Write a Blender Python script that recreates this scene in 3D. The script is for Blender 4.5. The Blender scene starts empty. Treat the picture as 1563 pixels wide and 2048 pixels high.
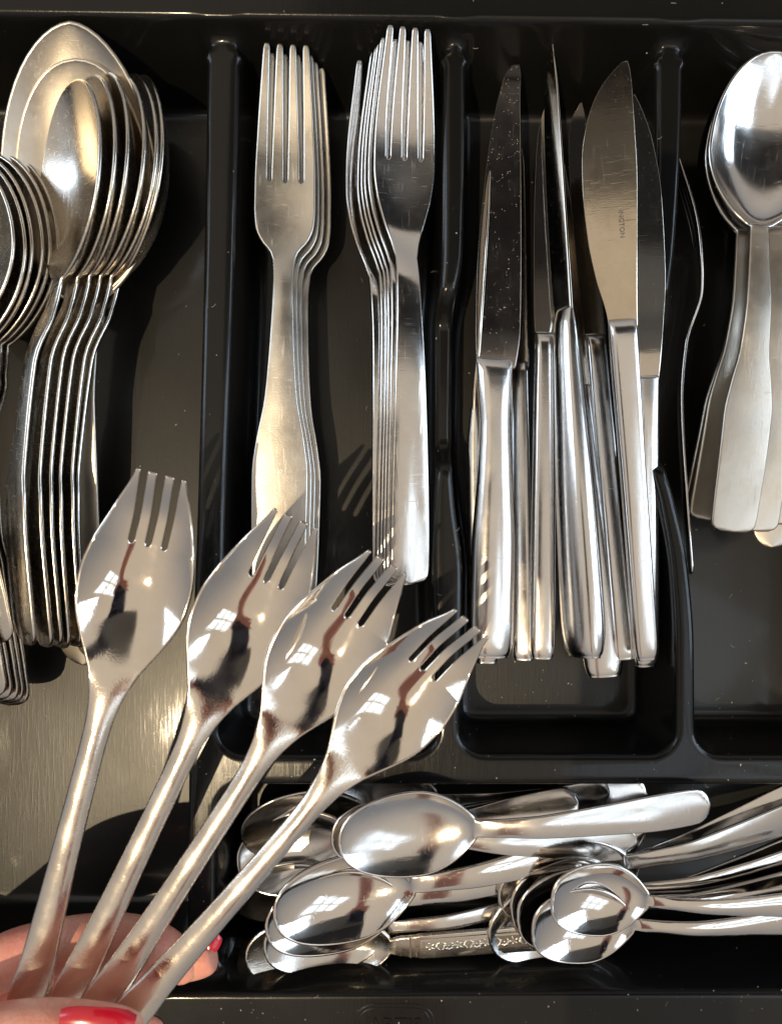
import bpy, bmesh, math, random
import numpy as np
from mathutils import Matrix, Vector

C = bpy.context.scene
COL = C.collection
rng = random.Random(7)
nrng = np.random.default_rng(7)
CM = 0.01

# ------------------------------------------------------------------ camera
CAM_H = 30.0        # cm above the tray rim
F_PX = 1600.0       # focal length in photograph pixels
cam_d = bpy.data.cameras.new('camera')
cam = bpy.data.objects.new('camera', cam_d)
COL.objects.link(cam)
cam.location = (0, 0, CAM_H * CM)
cam.rotation_euler = (0, 0, 0)
cam_d.sensor_fit = 'VERTICAL'
cam_d.sensor_height = 24.0
cam_d.sensor_width = 24.0
cam_d.lens = 24.0 * F_PX / 2048.0
cam_d.clip_start = 0.005
cam_d.clip_end = 50
cam_d.dof.use_dof = True
cam_d.dof.focus_distance = 0.325
cam_d.dof.aperture_fstop = 8.5
C.camera = cam

# ------------------------------------------------------------------ world, lamps, exposure
W = bpy.data.worlds.new('World')
C.world = W
W.use_nodes = True
bg = W.node_tree.nodes['Background']
bg.inputs['Color'].default_value = (0.70, 0.615, 0.505, 1)
bg.inputs['Strength'].default_value = 0.86
# the room overhead: pale warm ceiling, walls falling off evenly towards the floor
_tc = W.node_tree.nodes.new('ShaderNodeTexCoord')
_sx = W.node_tree.nodes.new('ShaderNodeSeparateXYZ')
_mr = W.node_tree.nodes.new('ShaderNodeMapRange')
_mx = W.node_tree.nodes.new('ShaderNodeMixRGB')
W.node_tree.links.new(_tc.outputs['Generated'], _sx.inputs[0])
W.node_tree.links.new(_sx.outputs['Z'], _mr.inputs['Value'])
_mr.interpolation_type = 'SMOOTHSTEP'
_mr.inputs['From Min'].default_value = 0.0; _mr.inputs['From Max'].default_value = 1.0
W.node_tree.links.new(_mr.outputs['Result'], _mx.inputs['Fac'])
_mx.inputs['Color1'].default_value = (0.28, 0.29, 0.315, 1)
_mx.inputs['Color2'].default_value = (0.74, 0.645, 0.53, 1)
W.node_tree.links.new(_mx.outputs['Color'], bg.inputs['Color'])

C.view_settings.view_transform = 'Standard'
C.view_settings.look = 'None'
C.view_settings.exposure = 0.0
C.view_settings.gamma = 1.0
C.cycles.max_bounces = 10
C.cycles.glossy_bounces = 8
C.cycles.diffuse_bounces = 3
C.cycles.sample_clamp_indirect = 4.0
C.cycles.caustics_reflective = True
C.cycles.blur_glossy = 0.3

# sunlight falling through a roof window, from the lower left of the picture
sd = bpy.data.lights.new('sunlight_spot', 'SPOT')
sd.energy = 500
sd.color = (1.0, 0.79, 0.50)
sd.shadow_soft_size = 0.022
sd.spot_size = math.radians(14)
sd.spot_blend = 0.15
so = bpy.data.objects.new('sunlight_spot', sd)
COL.objects.link(so)
sdir = Vector((-0.266, -0.296, 1.0)).normalized()
so.location = sdir * 4.0
so.rotation_euler = sdir.to_track_quat('Z', 'Y').to_euler()


def window_lamp(cx, cy, cz, facing, cols, rows, pw, ph, gap, power, color):
    """a mullioned window: one area lamp for each pane"""
    f = Vector(facing).normalized()
    q = f.to_track_quat('-Z', 'Y')
    rx, uy = q @ Vector((1, 0, 0)), q @ Vector((0, 1, 0))
    for i in range(cols):
        for j in range(rows):
            d = bpy.data.lights.new('window_pane_lamp', 'AREA')
            d.shape = 'RECTANGLE'
            d.size, d.size_y = pw, ph
            d.energy = power
            d.color = color
            o = bpy.data.objects.new('window_pane_lamp', d)
            COL.objects.link(o)
            o.location = Vector((cx, cy, cz)) + rx * ((i - (cols - 1) / 2) * (pw + gap)) + uy * ((j - (rows - 1) / 2) * (ph + gap))
            o.rotation_euler = q.to_euler()


window_lamp(0.95, -0.66, 1.60, (-0.6, 0.4, -1.0), 2, 3, 0.30, 0.27, 0.055, 0.42, (0.66, 0.83, 1.0))
window_lamp(1.60, 0.20, 0.95, (-1, -0.1, -0.45), 3, 4, 0.34, 0.30, 0.05, 1.7, (0.66, 0.82, 1.0))
window_lamp(-1.45, 0.55, 0.95, (1, -0.3, -0.35), 2, 3, 0.30, 0.34, 0.05, 1.5, (0.66, 0.82, 1.0))


# ------------------------------------------------------------------ helpers
def P(px, py, z):
    k = (CAM_H - z) / F_PX
    return np.array([(px - 781.5) * k, -(py - 1024.0) * k, z])


def tag(o, label=None, cat=None, group=None, kind=None):
    if label: o['label'] = label
    if cat: o['category'] = cat
    if group: o['group'] = group
    if kind: o['kind'] = kind
    return o


def empty(name, label, cat, group=None, mat=None):
    o = bpy.data.objects.new(name, None)
    o.empty_display_size = 0.01
    COL.objects.link(o)
    if mat is not None: o.matrix_world = mat
    return tag(o, label, cat, group)


def link_mesh(name, me, parent=None):
    o = bpy.data.objects.new(name, me)
    COL.objects.link(o)
    if parent is not None: o.parent = parent
    return o


def make_mesh(name, verts, faces, mat, normals=None, smooth=True):
    me = bpy.data.meshes.new(name)
    me.from_pydata([tuple(v) for v in np.asarray(verts) * CM], [], [tuple(int(i) for i in f) for f in faces])
    me.materials.append(mat)
    if smooth: me.polygons.foreach_set('use_smooth', [True] * len(me.polygons))
    if normals is not None: me.normals_split_custom_set_from_vertices([tuple(n) for n in normals])
    me.update()
    return me


def pchip(xs, ys, x):
    xs, ys, x = np.asarray(xs, float), np.asarray(ys, float), np.asarray(x, float)
    h = np.diff(xs); dl = np.diff(ys) / h
    n = len(xs); m = np.zeros(n)
    if n == 2:
        m[:] = dl[0]
    else:
        for i in range(1, n - 1):
            if dl[i - 1] * dl[i] > 0:
                w1, w2 = 2 * h[i] + h[i - 1], h[i] + 2 * h[i - 1]
                m[i] = (w1 + w2) / (w1 / dl[i - 1] + w2 / dl[i])
        m[0], m[-1] = dl[0], dl[-1]
    x = np.clip(x, xs[0], xs[-1])
    k = np.clip(np.searchsorted(xs, x, side='right') - 1, 0, n - 2)
    t = (x - xs[k]) / h[k]
    return ((2 * t**3 - 3 * t**2 + 1) * ys[k] + (t**3 - 2 * t**2 + t) * h[k] * m[k]
            + (-2 * t**3 + 3 * t**2) * ys[k + 1] + (t**3 - t**2) * h[k] * m[k + 1])


def smoothstep(a, b, x):
    t = np.clip((x - a) / (b - a), 0, 1)
    return t * t * (3 - 2 * t)


# ------------------------------------------------------------------ materials
class NT:
    def __init__(self, name):
        self.m = bpy.data.materials.new(name)
        self.m.use_nodes = True
        self.t = self.m.node_tree
        self.b = self.t.nodes['Principled BSDF']
        self.tc = self.t.nodes.new('ShaderNodeTexCoord')

    def n(self, typ, **kw):
        nd = self.t.nodes.new(typ)
        for k, v in kw.items():
            if k.startswith('_'): setattr(nd, k[1:], v)
            else: nd.inputs[k].default_value = v
        return nd

    def l(self, a, b): self.t.links.new(a, b)

    def mapping(self, scale, rot=(0, 0, 0), coord='Object'):
        mp = self.n('ShaderNodeMapping', Scale=scale, Rotation=rot)
        self.l(self.tc.outputs[coord], mp.inputs['Vector'])
        return mp.outputs['Vector']

    def noise(self, scale, detail=2, rough=0.5, vec=None):
        nd = self.n('ShaderNodeTexNoise', Scale=scale, Detail=detail, Roughness=rough)
        if vec is not None: self.l(vec, nd.inputs['Vector'])
        else: self.l(self.tc.outputs['Object'], nd.inputs['Vector'])
        return nd.outputs['Fac']

    def ramp(self, src, a, b, lo, hi):
        r = self.n('ShaderNodeMapRange', **{'From Min': a, 'From Max': b, 'To Min': lo, 'To Max': hi})
        self.l(src, r.inputs['Value'])
        return r.outputs['Result']

    def math(self, op, a, b):
        nd = self.n('ShaderNodeMath', _operation=op)
        for i, v in enumerate((a, b)):
            if isinstance(v, (int, float)): nd.inputs[i].default_value = v
            else: self.l(v, nd.inputs[i])
        return nd.outputs[0]


def steel(name, base=(0.72, 0.69, 0.65), rough=0.12, var=0.08, scratch=0.25, grain=0.0, spots=0.0, patina=0.0, satin_end=None):
    k = NT(name)
    b = k.b
    b.inputs['Metallic'].default_value = 1.0
    b.inputs['Base Color'].default_value = (*base, 1)
    smudge = k.noise(70, 4, 0.6)
    fine = k.noise(900, 2, 0.6, k.mapping((1, 0.09, 1), (0, 0, 0.25)))
    fine2 = k.noise(1300, 2, 0.6, k.mapping((0.1, 1, 0.6), (0, 0, 0.5)))
    pit = k.noise(1900, 1, 0.5)
    r = k.math('ADD', k.ramp(smudge, 0.35, 0.7, rough, rough + var), k.ramp(fine, 0.6, 0.8, 0.0, scratch * 0.25))
    r = k.math('ADD', r, k.ramp(fine2, 0.64, 0.8, 0.0, scratch * 0.25))
    if satin_end:      # the handle is worn satin, the bowl still mirror-like
        sp = k.n('ShaderNodeSeparateXYZ')
        k.l(k.tc.outputs['Object'], sp.inputs[0])
        y = k.math('ADD', sp.outputs['Y'], k.math('MULTIPLY', smudge, 0.02))
        hand = k.ramp(y, satin_end[0], satin_end[1], 1, 0)
        r = k.math('ADD', r, k.math('MULTIPLY', k.ramp(smudge, 0.35, 0.7, 0.08, 0.22), hand))
    k.l(r, b.inputs['Roughness'])
    h = k.math('ADD', k.ramp(fine, 0.55, 0.8, 0, scratch), k.ramp(fine2, 0.6, 0.8, 0, scratch))
    pg = k.ramp(pit, 0.4, 0.75, 0, grain)
    if satin_end: pg = k.math('MULTIPLY', pg, hand)
    h = k.math('ADD', h, pg)
    bp = k.n('ShaderNodeBump', Strength=0.10, Distance=0.0002)
    k.l(h, bp.inputs['Height'])
    k.l(bp.outputs['Normal'], b.inputs['Normal'])
    if patina > 0:
        mx = k.n('ShaderNodeMixRGB')
        mx.inputs['Color1'].default_value = (*base, 1)
        mx.inputs['Color2'].default_value = (base[0] * 0.74, base[1] * 0.66, base[2] * 0.55, 1)
        k.l(k.ramp(k.noise(45, 5, 0.65), 0.42, 0.68, 0, patina), mx.inputs['Fac'])
        k.l(mx.outputs['Color'], b.inputs['Base Color'])
    if spots > 0:   # dried specks of dust and water on the metal
        vo = k.n('ShaderNodeTexVoronoi', Scale=1300.0)
        k.l(k.tc.outputs['Object'], vo.inputs['Vector'])
        dab = k.ramp(vo.outputs['Distance'], 0.10, 0.24, 1, 0)
        sel = k.ramp(k.noise(420, 1), 0.58, 0.62, 0, spots)
        f = k.math('MULTIPLY', dab, sel)
        df = k.n('ShaderNodeBsdfDiffuse', Color=(0.62, 0.55, 0.48, 1))
        ms = k.n('ShaderNodeMixShader')
        k.l(f, ms.inputs['Fac'])
        k.l(b.outputs[0], ms.inputs[1])
        k.l(df.outputs[0], ms.inputs[2])
        k.l(ms.outputs[0], k.t.nodes['Material Output'].inputs['Surface'])
    return k.m


M = {}
M['polished'] = steel('steel_polished', (0.76, 0.72, 0.68), 0.05, 0.08, 0.40, 0.0, 0.0, 0.18)
M['spork'] = steel('steel_spork', (0.82, 0.75, 0.67), 0.04, 0.07, 0.22, 1.0, 0.0, 0.22, (0.118, 0.150))
M['bright'] = steel('steel_bright', (0.74, 0.72, 0.70), 0.11, 0.10, 0.55, 0.1, 0.0, 0.22)
M['satin'] = steel('steel_satin', (0.70, 0.66, 0.60), 0.15, 0.12, 0.9, 0.5, 0.0, 0.35)
M['worn'] = steel('steel_worn', (0.58, 0.53, 0.46), 0.31, 0.10, 0.8, 0.4, 0.0, 0.5)
M['fork'] = steel('steel_fork', (0.68, 0.65, 0.60), 0.27, 0.10, 0.6, 0.5, 0.0, 0.4)
M['knife_handle'] = steel('steel_knife_handle', (0.78, 0.76, 0.74), 0.15, 0.08, 0.35, 0.3)
M['blade'] = steel('steel_blade', (0.66, 0.60, 0.52), 0.08, 0.05, 0.25, 0.1, 0.3)
M['blade_warm'] = steel('steel_blade_warm', (0.70, 0.61, 0.48), 0.07, 0.06, 0.3, 0.1, 0.25, 0.35)
M['blade_dusty'] = steel('steel_blade_dusty', (0.42, 0.38, 0.35), 0.13, 0.08, 0.3, 0.1, 0.9)


def plastic():
    k = NT('black_plastic')
    b = k.b
    b.inputs['Base Color'].default_value = (0.007, 0.0068, 0.0066, 1)
    fib = k.noise(1100, 3, 0.7, k.mapping((1, 0.06, 1)))
    fib2 = k.noise(500, 3, 0.7, k.mapping((0.3, 1, 1), (0, 0, 0.6)))
    big = k.noise(22, 4, 0.6)
    sc = k.math('ADD', k.ramp(fib, 0.48, 0.78, 0, 1), k.ramp(fib2, 0.60, 0.8, 0, 0.8))
    sep = k.n('ShaderNodeSeparateXYZ')
    k.l(k.tc.outputs['Object'], sep.inputs[0])
    wear = k.ramp(sep.outputs['Z'], -0.0495, -0.044, 1, 0)      # the floors are scratched dull by the cutlery
    k.l(k.math('ADD', k.ramp(big, 0.35, 0.65, 0.20, 0.26), k.math('MULTIPLY', wear, 0.14)), b.inputs['Roughness'])
    k.l(k.math('ADD', k.math('MULTIPLY', wear, 0.18), 0.20), b.inputs['Specular IOR Level'])
    b.inputs['Coat Weight'].default_value = 0.32
    b.inputs['Coat IOR'].default_value = 1.45
    k.l(k.math('ADD', k.ramp(sc, 0, 1.2, 0.05, 0.14), k.ramp(big, 0.4, 0.7, 0.0, 0.05)), b.inputs['Coat Roughness'])
    bp = k.n('ShaderNodeBump', Strength=0.12, Distance=0.0002)
    k.l(sc, bp.inputs['Height'])
    k.l(bp.outputs['Normal'], b.inputs['Normal'])
    bc = k.n('ShaderNodeBump', Strength=0.02, Distance=0.0002)
    k.l(sc, bc.inputs['Height'])
    k.l(bc.outputs['Normal'], b.inputs['Coat Normal'])
    return k.m


def simple(name, col, rough=0.5, metal=0.0, **kw):
    k = NT(name)
    k.b.inputs['Base Color'].default_value = (*col, 1)
    k.b.inputs['Roughness'].default_value = rough
    k.b.inputs['Metallic'].default_value = metal
    for a, v in kw.items(): k.b.inputs[a.replace('_', ' ')].default_value = v
    nz = k.noise(300, 3)
    k.l(k.ramp(nz, 0.3, 0.7, max(rough - 0.05, 0), rough + 0.05), k.b.inputs['Roughness'])
    return k.m


def skin():
    k = NT('skin')
    b = k.b
    mx = k.n('ShaderNodeMixRGB')
    mx.inputs['Color1'].default_value = (0.78, 0.39, 0.28, 1)
    mx.inputs['Color2'].default_value = (0.69, 0.235, 0.17, 1)
    k.l(k.ramp(k.noise(55, 4, 0.6), 0.35, 0.68, 0, 1), mx.inputs['Fac'])
    k.l(mx.outputs['Color'], b.inputs['Base Color'])
    b.inputs['Roughness'].default_value = 0.42
    b.inputs['Subsurface Weight'].default_value = 0.22
    b.inputs['Subsurface Radius'].default_value = (1.0, 0.35, 0.2)
    b.inputs['Subsurface Scale'].default_value = 0.004
    bp = k.n('ShaderNodeBump', Strength=0.55, Distance=0.0005)
    k.l(k.math('ADD', k.noise(700, 4, 0.7), k.noise(500, 3, 0.6, k.mapping((1, 0.12, 0.5)))), bp.inputs['Height'])
    k.l(bp.outputs['Normal'], b.inputs['Normal'])
    return k.m


M['plastic'] = plastic()
M['skin'] = skin()
M['nail'] = simple('red_nail_varnish', (0.46, 0.006, 0.020), 0.22, 0, Coat_Weight=0.8, Coat_Roughness=0.04)
M['drawer'] = simple('dark_drawer', (0.02, 0.02, 0.02), 0.5)
M['cabinet'] = simple('dark_cabinet', (0.035, 0.03, 0.026), 0.55)
M['phone'] = simple('phone_glass', (0.03, 0.03, 0.06), 0.12)
M['lens'] = simple('phone_lens', (0.01, 0.01, 0.012), 0.05)
M['dust'] = simple('dust', (0.34, 0.32, 0.30), 0.8)
M['dark_relief'] = steel('steel_oxidised', (0.26, 0.23, 0.20), 0.35, 0.1, 0.3, 1.0)
M['etch'] = simple('etched_lettering', (0.26, 0.22, 0.17), 0.5, 0.8)

# ------------------------------------------------------------------ the tray
Z_FLOOR, Z_DIV = -5.0, -1.0
SL_OUT, SL_DIV = 4.5, 13.0
R_FOOT, R_TOP = 0.42, 0.30


def yz(py, z): return -(py - 1024.0) * (CAM_H - z) / F_PX
def xz(px, z): return (px - 781.5) * (CAM_H - z) / F_PX


def curve_x(pts, z=-1.0):
    ys = [yz(p[0], z) for p in pts][::-1]
    xs = [xz(p[1], z) for p in pts][::-1]
    return lambda y: pchip(ys, xs, y)


X_L = xz(-235, 0); X_R = xz(1785, 0)
def y_top(x): return yz(38, 0) - (x / (X_R - X_L)) * 0.50
def y_bot(x): return yz(1988, 0) + (x / (X_R - X_L)) * 0.12
Y_H1, Y_H2 = yz(1511, -1), yz(1571, -1)

D1L = curve_x([(40, 415), (600, 405), (1000, 394), (1500, 377), (2000, 372)])
D1R = curve_x([(40, 479), (600, 464), (1000, 450), (1500, 436), (2000, 429)])
D2L = curve_x([(40, 887), (500, 884), (640, 876), (900, 874), (1000, 868), (1120, 864), (1500, 874), (2000, 874)])
D2R = curve_x([(40, 931), (500, 925), (640, 904), (900, 902), (1000, 908), (1150, 924), (1500, 919), (2000, 919)])
D3L = curve_x([(40, 1312), (300, 1312), (500, 1301), (700, 1287), (900, 1292), (1000, 1318), (1150, 1344), (1300, 1352), (1500, 1352), (2000, 1352)])
D3R = curve_x([(40, 1369), (300, 1362), (500, 1350), (700, 1327), (900, 1327), (1000, 1350), (1120, 1376), (1300, 1390), (1500, 1391), (2000, 1391)])


def rmin(a, b, r):
    q = np.maximum(r - a, 0); w = np.maximum(r - b, 0)
    return np.where((a < r) & (b < r), r - np.sqrt(q * q + w * w), np.minimum(a, b))


def tray_z(x, y):
    x, y = np.asarray(x, float), np.asarray(y, float)
    ft_o = (-Z_FLOOR - R_FOOT) / SL_OUT
    ft_d = (Z_DIV - Z_FLOOR - R_FOOT) / SL_DIV
    oL, oR, oT, oB = x - X_L - ft_o, X_R - x - ft_o, y_top(x) - y - ft_o, y - y_bot(x) - ft_o

    def prof(q, slope):
        qc = np.clip(q, 0, R_FOOT)
        circ = Z_FLOOR + R_FOOT - np.sqrt(np.maximum(R_FOOT**2 - (R_FOOT - qc)**2, 0))
        return np.where(q < 0, Z_FLOOR + R_FOOT - slope * q, np.where(q < R_FOOT, circ, Z_FLOOR))

    basin_q = rmin(rmin(oL, oR, 1.0), rmin(oT, oB, 1.0), 1.0)
    basin = prof(basin_q, SL_OUT)

    def cap(z, top, slope, r):
        e = (top - r - z) / slope
        c = top - (r - np.sqrt(np.maximum(r * r - np.clip(e + r, 0, r)**2, 0)))
        return np.where(e >= 0, z, np.where(e > -r, c, top))

    basin_c = cap(basin, 0.0, SL_OUT, 0.2)
    dip = smoothstep(yz(945, -1), yz(880, -1), y) * (1 - smoothstep(yz(640, -1), yz(575, -1), y))
    dip = dip * smoothstep(0.0, 0.5, x - 1.2)
    dip1 = smoothstep(yz(1520, -1), yz(1440, -1), y) * 0
    top = np.maximum(Z_DIV - 1.15 * dip - dip1, basin_c)
    out = top.copy()

    def comp(l, lo, r, ro, t, to, b, bo):
        hor = np.minimum(l, r)
        q = np.minimum(rmin(hor, t, 0.2 if to else 0.75), rmin(hor, b, 0.75))
        dm = np.minimum.reduce([np.where(lo, l, 9e9), np.where(ro, r, 9e9), np.where(to, t, 9e9), np.where(bo, b, 9e9)])
        slope = np.where(dm <= np.minimum.reduce([l, r, t, b]) + 1e-6, SL_OUT, SL_DIV)
        return cap(prof(q, slope), top, slope, R_TOP)

    d1l, d1r = D1L(y) - x - ft_d, x - D1R(y) - ft_d
    d2l, d2r = D2L(y) - x - ft_d, x - D2R(y) - ft_d
    d3l, d3r = D3L(y) - x - ft_d, x - D3R(y) - ft_d
    h1, h2 = y - Y_H1 - ft_d, Y_H2 - y - ft_d
    for c in (comp(oL, True, d1l, False, oT, True, oB, True),
              comp(d1r, False, d2l, False, oT, True, h1, False),
              comp(d2r, False, d3l, False, oT, True, h1, False),
              comp(d3r, False, oR, True, oT, True, h1, False),
              comp(d1r, False, oR, True, h2, False, y - y_bot(x) - (-Z_FLOOR - R_FOOT) / 9.0, False)):
        out = np.minimum(out, c)
    return out


def build_tray():
    side = [0, .03, .06, .10, .15, .20, .26, .31, .345, .37, .40, .44, .49, .55, .62, .70, .80]
    side_o = [0, .05, .1, .2, .35, .5, .7, .85, .95, 1.0, 1.03, 1.07, 1.12, 1.18, 1.25, 1.33, 1.42, 1.55]
    outb = [.03, .06, .09, .12, .15, .19, .24]
    # rows
    tpo = [('T', s) for s in [3.2, 2.0, 1.0, .5, .3, .22, .16, .1, .05]] + [('T', -s) for s in side_o]
    rows = tpo + [('F', 'T', 'H1', 118)] + [('H1', s) for s in side[::-1]] + [('H1', -s) for s in outb]
    rows += [('F', 'H1', 'H2', 4)] + [('H2', s) for s in outb[::-1]] + [('H2', -s) for s in side]
    rows += [('F', 'H2', 'B', 24)] + [('B', s) for s in side_o[::-1]] + [('B', -s) for s in [.05, .1, .16, .22, .3, .5, 1.0, 2.0, 3.2]]
    cols = [('L', -s) for s in [3.2, 1.5, .5, .3, .2, .1, .05]] + [('L', s) for s in side_o] + [('F', 20)]
    for k, nf in (('D1', 34), ('D2', 34), ('D3', 20)):
        cols += [(k + 'L', -s) for s in side[::-1]] + [(k + 'L', s) for s in outb] + [('F', 3)]
        cols += [(k + 'R', -s) for s in outb[::-1]] + [(k + 'R', s) for s in side] + [('F', nf)]
    cols += [('R', -s) for s in side_o[::-1]] + [('R', s) for s in [.05, .1, .2, .3, .5, 1.5, 3.2]]
    K = {'L': lambda y: X_L + 0 * y, 'R': lambda y: X_R + 0 * y, 'D1L': D1L, 'D1R': D1R, 'D2L': D2L, 'D2R': D2R, 'D3L': D3L, 'D3R': D3R}
    RY = {'T': y_top, 'B': y_bot, 'H1': lambda x: Y_H1 + 0 * x, 'H2': lambda x: Y_H2 + 0 * x}

    def seq(items, ev, arg):
        vals = []
        for i, it in enumerate(items):
            if it[0] == 'F':
                vals.append(it[-1])
            else:
                vals.append(ev[it[0]](arg) + it[1])
        out = []
        for i, v in enumerate(vals):
            if isinstance(v, int):
                a, b = vals[i - 1], vals[i + 1]
                for j in range(1, v + 1): out.append(a + (b - a) * j / (v + 1))
            else:
                out.append(v)
        return np.array(out)

    ys0 = seq(rows, RY, np.zeros(1))[:, 0]          # (nr,)
    X = seq(cols, K, ys0).T                          # (nr, nc)
    nr, nc = X.shape
    Y = np.zeros_like(X)
    for j in range(nc): Y[:, j] = seq(rows, RY, X[nr // 2:nr // 2 + 1, j])[:, 0]
    X = np.stack([seq(cols, K, Y[i, nc // 2:nc // 2 + 1])[:, 0] for i in range(nr)])
    Zt = tray_z(X, Y)
    V = np.stack([X, Y, Zt], -1).reshape(-1, 3)
    idx = np.arange(nr * nc).reshape(nr, nc)
    F = np.stack([idx[:-1, :-1], idx[1:, :-1], idx[1:, 1:], idx[:-1, 1:]], -1).reshape(-1, 4)
    # a down-turned lip all round
    per = list(idx[0, ::-1]) + list(idx[1:, 0]) + list(idx[-1, 1:]) + list(idx[-2:0:-1, -1])
    base = len(V)
    low = V[per].copy(); low[:, 2] -= 0.9
    V = np.vstack([V, low])
    n = len(per)
    SF = [(per[i], per[(i + 1) % n], base + (i + 1) % n, base + i) for i in range(n)]
    return make_mesh('cutlery_tray', V, [tuple(f) for f in F] + [f[::-1] for f in SF], M['plastic'])


tray = empty('cutlery_tray', 'glossy black plastic cutlery tray with moulded compartments', 'cutlery tray')
link_mesh('basin', build_tray(), tray)


def text_mesh(s, size, depth, mat, name):
    cu = bpy.data.curves.new(name, 'FONT')
    cu.body = s; cu.size = size * CM; cu.extrude = depth * CM
    cu.align_x = 'CENTER'; cu.align_y = 'CENTER'; cu.resolution_u = 2
    o = bpy.data.objects.new(name, cu); COL.objects.link(o)
    bpy.context.view_layer.update()
    me = bpy.data.meshes.new_from_object(o.evaluated_get(bpy.context.evaluated_depsgraph_get()))
    bpy.data.objects.remove(o); bpy.data.curves.remove(cu)
    me.materials.clear(); me.materials.append(mat)
    return me


# moulded maker's mark on the front rim: letters inside a rounded double outline
lg = link_mesh('moulded_lettering', text_mesh('ARTIS', 0.78, 0.03, M['plastic'], 'moulded_lettering'), tray)
lg.location = tuple(P(790, 2052, 0.005) * CM)


def stadium(w, h, r, n=8):
    pts = []
    for cx, cy, a0 in ((w / 2 - r, h / 2 - r, 0), (-w / 2 + r, h / 2 - r, 90), (-w / 2 + r, -h / 2 + r, 180), (w / 2 - r, -h / 2 + r, 270)):
        for k in range(n + 1):
            a = math.radians(a0 + 90 * k / n)
            pts.append((cx + r * math.cos(a), cy + r * math.sin(a)))
    return pts


def outline_ring(pts, hw, z, hz):
    n = len(pts); V, F = [], []
    p = np.array(pts); t = np.roll(p, -1, 0) - np.roll(p, 1, 0)
    t /= np.linalg.norm(t, axis=1)[:, None] + 1e-9
    nn = np.stack([t[:, 1], -t[:, 0]], 1)
    for off, zz in ((-hw, z), (-hw * .4, z + hz), (hw * .4, z + hz), (hw, z)):
        for q in p + nn * off: V.append((q[0], q[1], zz))
    for k in range(3):
        for i in range(n): F.append((k * n + i, (k + 1) * n + i, (k + 1) * n + (i + 1) % n, k * n + (i + 1) % n))
    return V, F


for w, h in ((3.0, 1.55), (2.7, 1.25)):
    V, F = outline_ring(stadium(w, h, h * 0.48), 0.028, 0.002, 0.016)
    ob = link_mesh('moulded_outline', make_mesh('moulded_outline', V, F, M['plastic']), tray)
    ob.location = tuple(P(788, 2050, 0) * CM)

# the drawer round the tray
def box_bm(bm, x0, x1, y0, y1, z0, z1):
    vs = [bm.verts.new((x * CM, y * CM, z * CM)) for z in (z0, z1) for x, y in ((x0, y0), (x1, y0), (x1, y1), (x0, y1))]
    for f in ((0, 3, 2, 1), (4, 5, 6, 7), (0, 1, 5, 4), (1, 2, 6, 5), (2, 3, 7, 6), (3, 0, 4, 7)): bm.faces.new([vs[i] for i in f])


def bm_obj(name, bm, mat, parent=None, bevel=0):
    me = bpy.data.meshes.new(name)
    if bevel: bmesh.ops.bevel(bm, geom=bm.edges[:], offset=bevel * CM, segments=3, affect='EDGES', profile=0.5)
    bmesh.ops.recalc_face_normals(bm, faces=bm.faces[:])
    bm.to_mesh(me); bm.free()
    me.materials.append(mat)
    return link_mesh(name, me, parent)


bm = bmesh.new()
xa, xb, ya, yb = X_L - 3.4, X_R + 3.4, y_bot(0) - 3.5, y_top(0) + 3.8
box_bm(bm, xa - 1.6, xb + 1.6, ya - 1.8, yb + 1.6, -7.2, -6.2)
box_bm(bm, xa - 1.6, xa - .05, ya - 1.8, yb + 1.6, -6.19, -0.3)
box_bm(bm, xb + .05, xb + 1.6, ya - 1.8, yb + 1.6, -6.19, -0.3)
box_bm(bm, xa - .04, xb + .04, ya - 1.8, ya - .05, -6.19, -0.2)
box_bm(bm, xa - .04, xb + .04, yb + .05, yb + 1.6, -6.19, -0.2)
tag(bm_obj('drawer', bm, M['drawer']), kind='structure', label='dark drawer box that the black tray sits in')

# the dark wall cupboard above the drawer: only seen mirrored in blades and plastic
cab = empty('wall_cupboard', 'dark wall cupboard mirrored in the knife blades above the drawer', 'cupboard')
bm = bmesh.new(); box_bm(bm, -10, 130, 30, 66, 62, 150); bm_obj('carcass', bm, M['cabinet'], cab, 0.3)
for i in range(3):
    bm = bmesh.new(); box_bm(bm, -9.5 + i * 46.6, 36.5 + i * 46.6, 28.2, 29.9, 62.5, 149); bm_obj('door', bm, M['cabinet'], cab, 0.2)


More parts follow.
